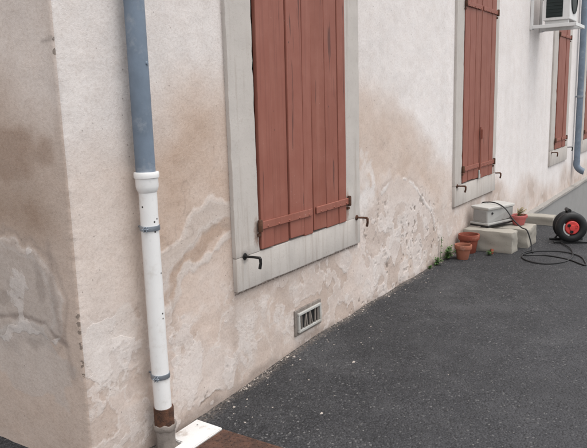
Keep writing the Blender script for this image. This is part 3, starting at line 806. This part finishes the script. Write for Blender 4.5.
# ------------------------------------------------------------------ air conditioner on its bracket
bk = empty('wall_bracket', (7.28, 0, 2.36), 'white steel wall bracket carrying the air conditioner', 'bracket')
for dx in (0., .50):
    box('upright', dx-.02, dx+.02, -.034, -.004, -.01, .60, M['acwhite'], bk, .003)
    box('arm', dx-.022, dx+.022, -.54, -.034, .0, .042, M['acwhite'], bk, .003)
    box('fixing_bolt', dx-.012, dx+.012, -.050, -.034, .40, .424, M['rust'], bk, .003)
    bm = tube_bm([(dx, -.03, -.0), (dx, -.12, .02)], .010, 8); link('gusset', tomesh(bm, 'gusset'), M['steel'], bk)
box('cross_rail', -.02, .54, -.555, -.541, .0, .040, M['acwhite'], bk, .003)
ac = empty('air_conditioner', (7.34, -.14, 2.452), 'white outdoor air conditioner unit with dark side grille, high on the wall', 'air conditioner')
box('casing', 0, .46, -.32, 0, 0, .54, M['acwhite'], ac, .012, 3)
box('side_grille', -.004, .02, -.235, -.035, .035, .50, M['acdark'], ac, .004)
for k in range(11): box('louvre', -.010, -.004, -.235, -.035, .055+k*.04, .061+k*.04, M['acdark'], ac, .001, 1)
lathe('fan_guard', [(.19, 0), (.19, .012), (.175, .014), (.175, .004), (.03, .010), (0, .011)], M['acdark'], ac, 28, Matrix.Translation((.235, -.320, .27)) @ Matrix.Rotation(math.pi/2, 4, 'X'))
for x in (.06, .40):
    box('foot', x-.03, x+.03, -.30, -.02, -.05, .0, M['acwhite'], ac, .004)

# ------------------------------------------------------------------ stone kerb at the crest
kb = empty('kerb_stone', (6.42, -.56, 0), 'low rough stone kerb against the wall foot behind the blocks', 'kerb')
def rough_block(name, x0, x1, y0, y1, z0, z1, mat, parent, amp=.006, cuts=5, bev=.012):
    bm = bbox(x0, x1, y0, y1, z0, z1, bev, 2)
    bmesh.ops.subdivide_edges(bm, edges=[e for e in bm.edges if e.calc_length() > .06], cuts=cuts, use_grid_fill=True)
    sd = rng.randint(0, 90)
    for v in bm.verts:
        a = float(fbm(v.co.x+v.co.z*1.7, v.co.y-v.co.z*.9, 13, 3, sd))-.5
        b = float(fbm(v.co.y+v.co.z*1.3, v.co.x+v.co.z*.7, 13, 3, sd+5))-.5
        v.co += Vector((a, b, (a+b)*.5))*amp*2
    o = link(name, tomesh(bm, name), mat, parent); shade(o, True, 50); return o
rough_block('stone', 0, .20, 0, .52, -.05, .10, M['concrete'], kb, .012)

# ------------------------------------------------------------------ blocks, box
ba = empty('concrete_block', (4.74, -.53, 0), 'pale concrete block beside the terracotta pots, under the grey box', 'block', 'concrete blocks')
rough_block('block', 0, .20, 0, .50, -.01, .215, M['concrete'], ba, .013, 7, .02)
bb = empty('concrete_block', (5.06, -.60, 0), 'concrete block farther right, carrying the red pot and trailing cable', 'block', 'concrete blocks')
rough_block('block', 0, .36, 0, .50, -.01, .195, M['concrete'], bb, .013, 7, .02)
gb = empty('storage_box', (4.885, -.24, .222), 'grey plastic box with overhanging pale lid lying on the blocks', 'box', None, math.radians(-19))
box('base_rim', -.02, .45, -.015, .205, 0, .018, M['black'], gb, .005)
box('rim', -.022, .452, -.018, .208, .0185, .040, M['boxgrey'], gb, .008, 3)
box('body', 0, .43, 0, .19, .0405, .175, M['boxgrey'], gb, .014, 3, .007)
box('end_panel', -.006, .004, .02, .17, .055, .160, M['plinth'], gb, .004)
box('lid', -.014, .444, -.014, .204, .1755, .205, M['boxlid'], gb, .012, 3, .006)
lathe('lock', [(0, .008), (.010, .007), (.013, 0)], M['black'], gb, 14, Matrix.Translation((.07, .0, .135)) @ Matrix.Rotation(math.pi/2, 4, 'X'))

# ------------------------------------------------------------------ pots
def pot(x, y, z, r, h, label, mat, tilt=0.):
    e = empty('flower_pot', (x, y, z), label, 'flower pot', 'flower pots by the wall')
    lathe('body', [(0, 0), (r*.62, 0), (r*.66, .006), (r*.88, h*.74), (r*.84, h*.74+.002), (r*.80, h*.70), (r*.5, h*.5), (0, h*.5)], mat, e, 36)
    lathe('rim', [(r*.86, h*.72), (r*.985, h*.725), (r, h*.745), (r*1.01, h*.97), (r*.985, h), (r*.90, h), (r*.875, h*.97), (r*.865, h*.75)], mat, e, 36)
    lathe('soil', [(0, h*.82), (r*.4, h*.835), (r*.87, h*.80)], M['soil'], e, 24)
    e.rotation_euler = (tilt, tilt*.5, 0)
    return e
pot(4.635, -.128, 0, .104, .190, 'larger red terracotta pot standing against the wall beside the block', M['terracotta'])
pot(4.345, -.165, 0, .082, .145, 'smaller pale terracotta pot in front of the larger one', M['terrapale'], .03)
pot(5.30, -.44, .196, .088, .105, 'pinkish red pot with dry plant on the right-hand block', M['pinkpot'])

# ------------------------------------------------------------------ plants
def leaf_bm(bm, base, d, L, Wd, curl=.3):
    d = Vector(d).normalized(); s = d.cross(Vector((0, 0, 1)))
    if s.length < .05: s = Vector((1, 0, 0))
    s.normalize(); up = s.cross(d)
    prev = None
    for i, (t, w) in enumerate(((0, .1), (.3, .85), (.6, 1.), (.85, .55), (1., .04))):
        c = Vector(base)+d*L*t-up*curl*L*t*t
        a, m, b = bm.verts.new(c+s*Wd*w*.5+up*Wd*.12*w), bm.verts.new(c), bm.verts.new(c-s*Wd*w*.5+up*Wd*.12*w)
        if prev:
            bm.faces.new((prev[0], prev[1], m, a)); bm.faces.new((prev[1], prev[2], b, m))
        prev = (a, m, b)
def plant(name, x, y, z, label, n, h, spread, mat, lw=.018, ll=.05, cat='weed', group=None):
    e = empty(name, (x, y, z), label, cat, group)
    fol = bmesh.new(); st = bmesh.new()
    for i in range(n):
        a = rng.uniform(0, 2*math.pi); hh = h*rng.uniform(.45, 1.)
        tip = Vector((math.cos(a)*spread*rng.uniform(.2, 1), -abs(math.sin(a))*spread*rng.uniform(.1, 1), hh))
        pts = spline([(0, 0, 0), tip*.5+Vector((0, 0, hh*.12)), tip], 3)
        tube_bm(pts, .0022, 5, st)
        for k, p in enumerate(pts[1:]):
            for q in range(2):
                aa = rng.uniform(0, 2*math.pi)
                leaf_bm(fol, p, (math.cos(aa), -abs(math.sin(aa))*.9+.2, rng.uniform(-.1, .7)), ll*rng.uniform(.6, 1.1), lw*rng.uniform(.7, 1.2))
    link('foliage', tomesh(fol, 'foliage'), mat, e); link('stem', tomesh(st, 'stem'), mat, e)
    return e
G_ = 'weeds at the wall foot'
plant('weed', 4.28, -.03, 0, 'leafy green weed at the wall foot beside the small pot', 11, .13, .09, M['leaf'], .019, .046, group=G_)
plant('weed', 4.02, -.02, 0, 'low green weed growing where wall meets asphalt, left of the leafy one', 7, .07, .07, M['leaf'], .016, .036, group=G_)
plant('weed', 4.14, -.018, 0, 'tall thin dark weed stem against the wall', 2, .25, .025, M['leaf'], .012, .028, group=G_)
plant('weed', 3.86, -.015, 0, 'tiny green weed at the wall foot, farthest left of the weeds', 4, .04, .04, M['leaf'], .012, .026, group=G_)
plant('potted_plant', 5.30, -.43, .28, 'dry yellowish plant growing in the pinkish red pot', 9, .11, .09, M['dryleaf'], .012, .045, 'plant')
plant('weed', 4.62, -.33, 0, 'tiny green weed between the pots and the block', 4, .05, .05, M['leaf'], .014, .03, group=G_)
# broken piece of pot in front of the block
o = rough_block('pot_shard', -.04, .04, -.012, .012, -.004, .045, M['terracotta'], None, .006, 1, .004)
o.location = (4.69, -.335, 0); o.rotation_euler = (.3, .2, .5); tag(o, 'dark red pot shard leaning on the near block', 'shard')

# ------------------------------------------------------------------ cable reel and cables
ax = Vector((-.90, -.43, 0)).normalized()
RC = Vector((5.56, -.90, .170))
rl = empty('cable_reel', (RC.x, RC.y, 0), 'round black reel with red hub standing on the asphalt', 'cable reel')
Q = Matrix.Translation(Vector((0, 0, RC.z))) @ ax.to_track_quat('Z', 'Y').to_matrix().to_4x4()
def fl_prof(z0, r, t=.028):
    return [(0, z0-t*.2)]+[(r-.045+.045*math.cos(a), z0+t*.5*math.sin(a)) for a in [math.radians(-165+i*15) for i in range(23)]]+[(0, z0+t*.2)]
lathe('flange', fl_prof(.062, .160, .072), M['black'], rl, 44, Q)
lathe('flange', fl_prof(-.070, .156, .06), M['black'], rl, 44, Q)
bm = bmesh.new()
for k in range(7):
    for r_ in (.132, .114):
        z0 = -.048+k*.016+(0 if r_ > .12 else .008)
        lathe_bm([(r_+.008*math.cos(a), z0+.008*math.sin(a)) for a in [i*math.pi/3 for i in range(7)]], 32, bm)
bm.transform(Q); coil = link('wound_cable', tomesh(bm, 'wound_cable'), M['black'], rl); shade(coil, True, 80)
lathe('drum', [(.104, -.055), (.104, .055)], M['black'], rl, 28, Q)
hub = lathe('hub', [(.072, .070), (.070, .094), (.062, .100), (.030, .100), (.028, .108), (0, .110)], M['red'], rl, 32, Q)
hub['label'] = 'red plastic hub'
for k in range(3):
    a = k*2.094+.4
    lathe('socket', [(.017, .0), (.017, .010), (.013, .011), (.012, .004), (0, .004)], M['black'] if k else M['red'], rl, 14, Q @ Matrix.Translation((.042*math.cos(a), .042*math.sin(a), .098)))
# crescent sticker on the flange
bm = bmesh.new(); prev = None
side = Vector((0, 0, 1)).cross(ax)
for i in range(9):
    a = math.radians(150+i*13)
    u, v = [], []
    loc = Q.inverted()
    pin, pout = [], []
    dirw = (side*math.cos(a)*1.+Vector((0, 0, math.sin(a))))
    p1 = Vector((0, 0, RC.z))+ax*.0925+dirw*.076; p2 = Vector((0, 0, RC.z))+ax*.0925+dirw*.098
    q = (bm.verts.new(p1), bm.verts.new(p2))
    if prev: bm.faces.new((prev[0], prev[1], q[1], q[0]))
    prev = q
bmesh.ops.solidify(bm, geom=bm.faces[:], thickness=.002)
link('sticker', tomesh(bm, 'sticker'), M['whitepipe'], rl)
# tubular stand with carrying handle
sd = side
def P(s, a, z): return sd*s+ax*a+Vector((0, 0, z))
for a in (-.115, .06):
    for s in (-1, 1) if a < 0 else ():
        tube('stand_leg', [P(.0, a, .17), P(.12*s, a, .012)], .010, M['black'], rl, 10)
    tube('foot_bar', [P(-.17, a, .012), P(.17, a, .012)], .012, M['black'], rl, 10)
    if a < 0: tube('handle_post', [P(0, a, .17), P(-.01, a*.9, .29), P(-.015, a*.7, .335)], .012, M['black'], rl, 10)
tube('handle', [P(-.015, .02, .336), P(-.015, -.10, .336)], .020, M['black'], rl, 12)
tube('axle', [P(0, -.125, .17), P(0, .07, .17)], .012, M['black'], rl, 10)

def zc(x, y): return float(gz(x))+.011
def cable(name, pts, label, r=.0065, onground=True):
    P_ = [(x, y, zc(x, y)) if len(q) == 2 else q for q in pts for (x, y) in [q[:2]]]
    o = link(name, tomesh(tube_bm(spline(P_, 10), r, 8), name), M['black']); shade(o)
    return tag(o, label, 'cable')
cable('electric_cable', [(5.45, -.84), (5.20, -.98), (4.88, -1.06), (4.62, -1.04), (4.46, -.90), (4.50, -.74), (4.66, -.64), (4.85, -.66), (4.98, -.78), (5.02, -.95),
                (4.90, -1.12), (4.70, -1.20), (4.56, -1.22), (4.72, -1.05), (4.80, -.82), (4.72, -.66), (4.82, -.62), (4.95, -.66)],
      'black electric cable looped loosely on the asphalt in front of the blocks')
cable('electric_cable', [(4.86, -.70), (4.96, -.665), (5.0, -.64, .09), (5.0, -.60, .20), (5.02, -.54, .222), (5.03, -.45, .30), (5.06, -.36, .40), (5.10, -.26, .441), (5.13, -.16, .443), (5.16, -.08, .41), (5.18, -.05, .25)],
      'black cable draped over the lid of the grey box', .0065)

# ------------------------------------------------------------------ crumbs of plaster and grit on the asphalt
def ground_z(x, y):
    i = min(max(np.searchsorted(gx, x)-1, 0), len(gx)-2); j = min(max(np.searchsorted(gy, y)-1, 0), len(gy)-2)
    return float(max(ZZ[i, j], ZZ[i+1, j], ZZ[i, j+1], ZZ[i+1, j+1]))
def crumbs(name, spots, mat, label, cat):
    bm = bmesh.new()
    for (x, y, r) in spots:
        z = ground_z(x, y)
        vs = []
        k = 6; a0 = rng.uniform(0, 6)
        ring = [bm.verts.new((x+r*math.cos(a0+i*1.047)*rng.uniform(.5, 1.5), y+r*math.sin(a0+i*1.047)*rng.uniform(.4, 1.3), z-.001)) for i in range(k)]
        ring2 = [bm.verts.new((v.co.x*.7+x*.3+rng.uniform(-.2, .2)*r, v.co.y*.7+y*.3, z+r*rng.uniform(.12, .5))) for v in ring]
        for i in range(k): bm.faces.new((ring[i], ring[(i+1) % k], ring2[(i+1) % k], ring2[i]))
        bm.faces.new(ring2)
    return tag(link(name, tomesh(bm, name), mat), label, cat, None, 'stuff')
sp = []
for i in range(150):
    x = rng.uniform(.75, 5.5); y = -rng.expovariate(8.)-.01
    if y < -2.2: continue
    sp.append((x, y, rng.choice((.002, .003, .003, .004, .005, .007))*rng.uniform(.7, 1.2)))
for (x, y, r) in ((.86, -.10, .016), (.90, -.03, .012), (1.06, -.03, .016), (1.5, -.02, .022), (1.53, -.05, .016), (1.62, -.42, .018), (1.02, -.55, .016), (2.5, -.04, .014), (2.9, -.06, .014), (2.2, -.25, .011), (3.3, -.05, .014), (1.3, -.3, .011), (1.9, -.06, .013)):
    sp.append((x, y, r*.62))
for i in range(700):
    x = rng.uniform(.72, 6.2); y = -.004-rng.expovariate(45)
    if fbm(x, 0., 2.5, 3, 12) > .46: sp.append((x, y, .0014+.005*rng.random()**2.5))
crumbs('plaster_crumbs', sp, M['flake'], 'white crumbs of fallen plaster strewn along the wall foot', 'debris')
sp = [(rng.uniform(-.4, 6.2), rng.uniform(-2.6, -.01), rng.uniform(.002, .006)) for _ in range(1500)]
sp = [q for q in sp if not (q[0] < .66 and q[1] > -1.25)]
crumbs('loose_grit', sp, M['grit'], 'loose grey grit scattered over the asphalt', 'grit')
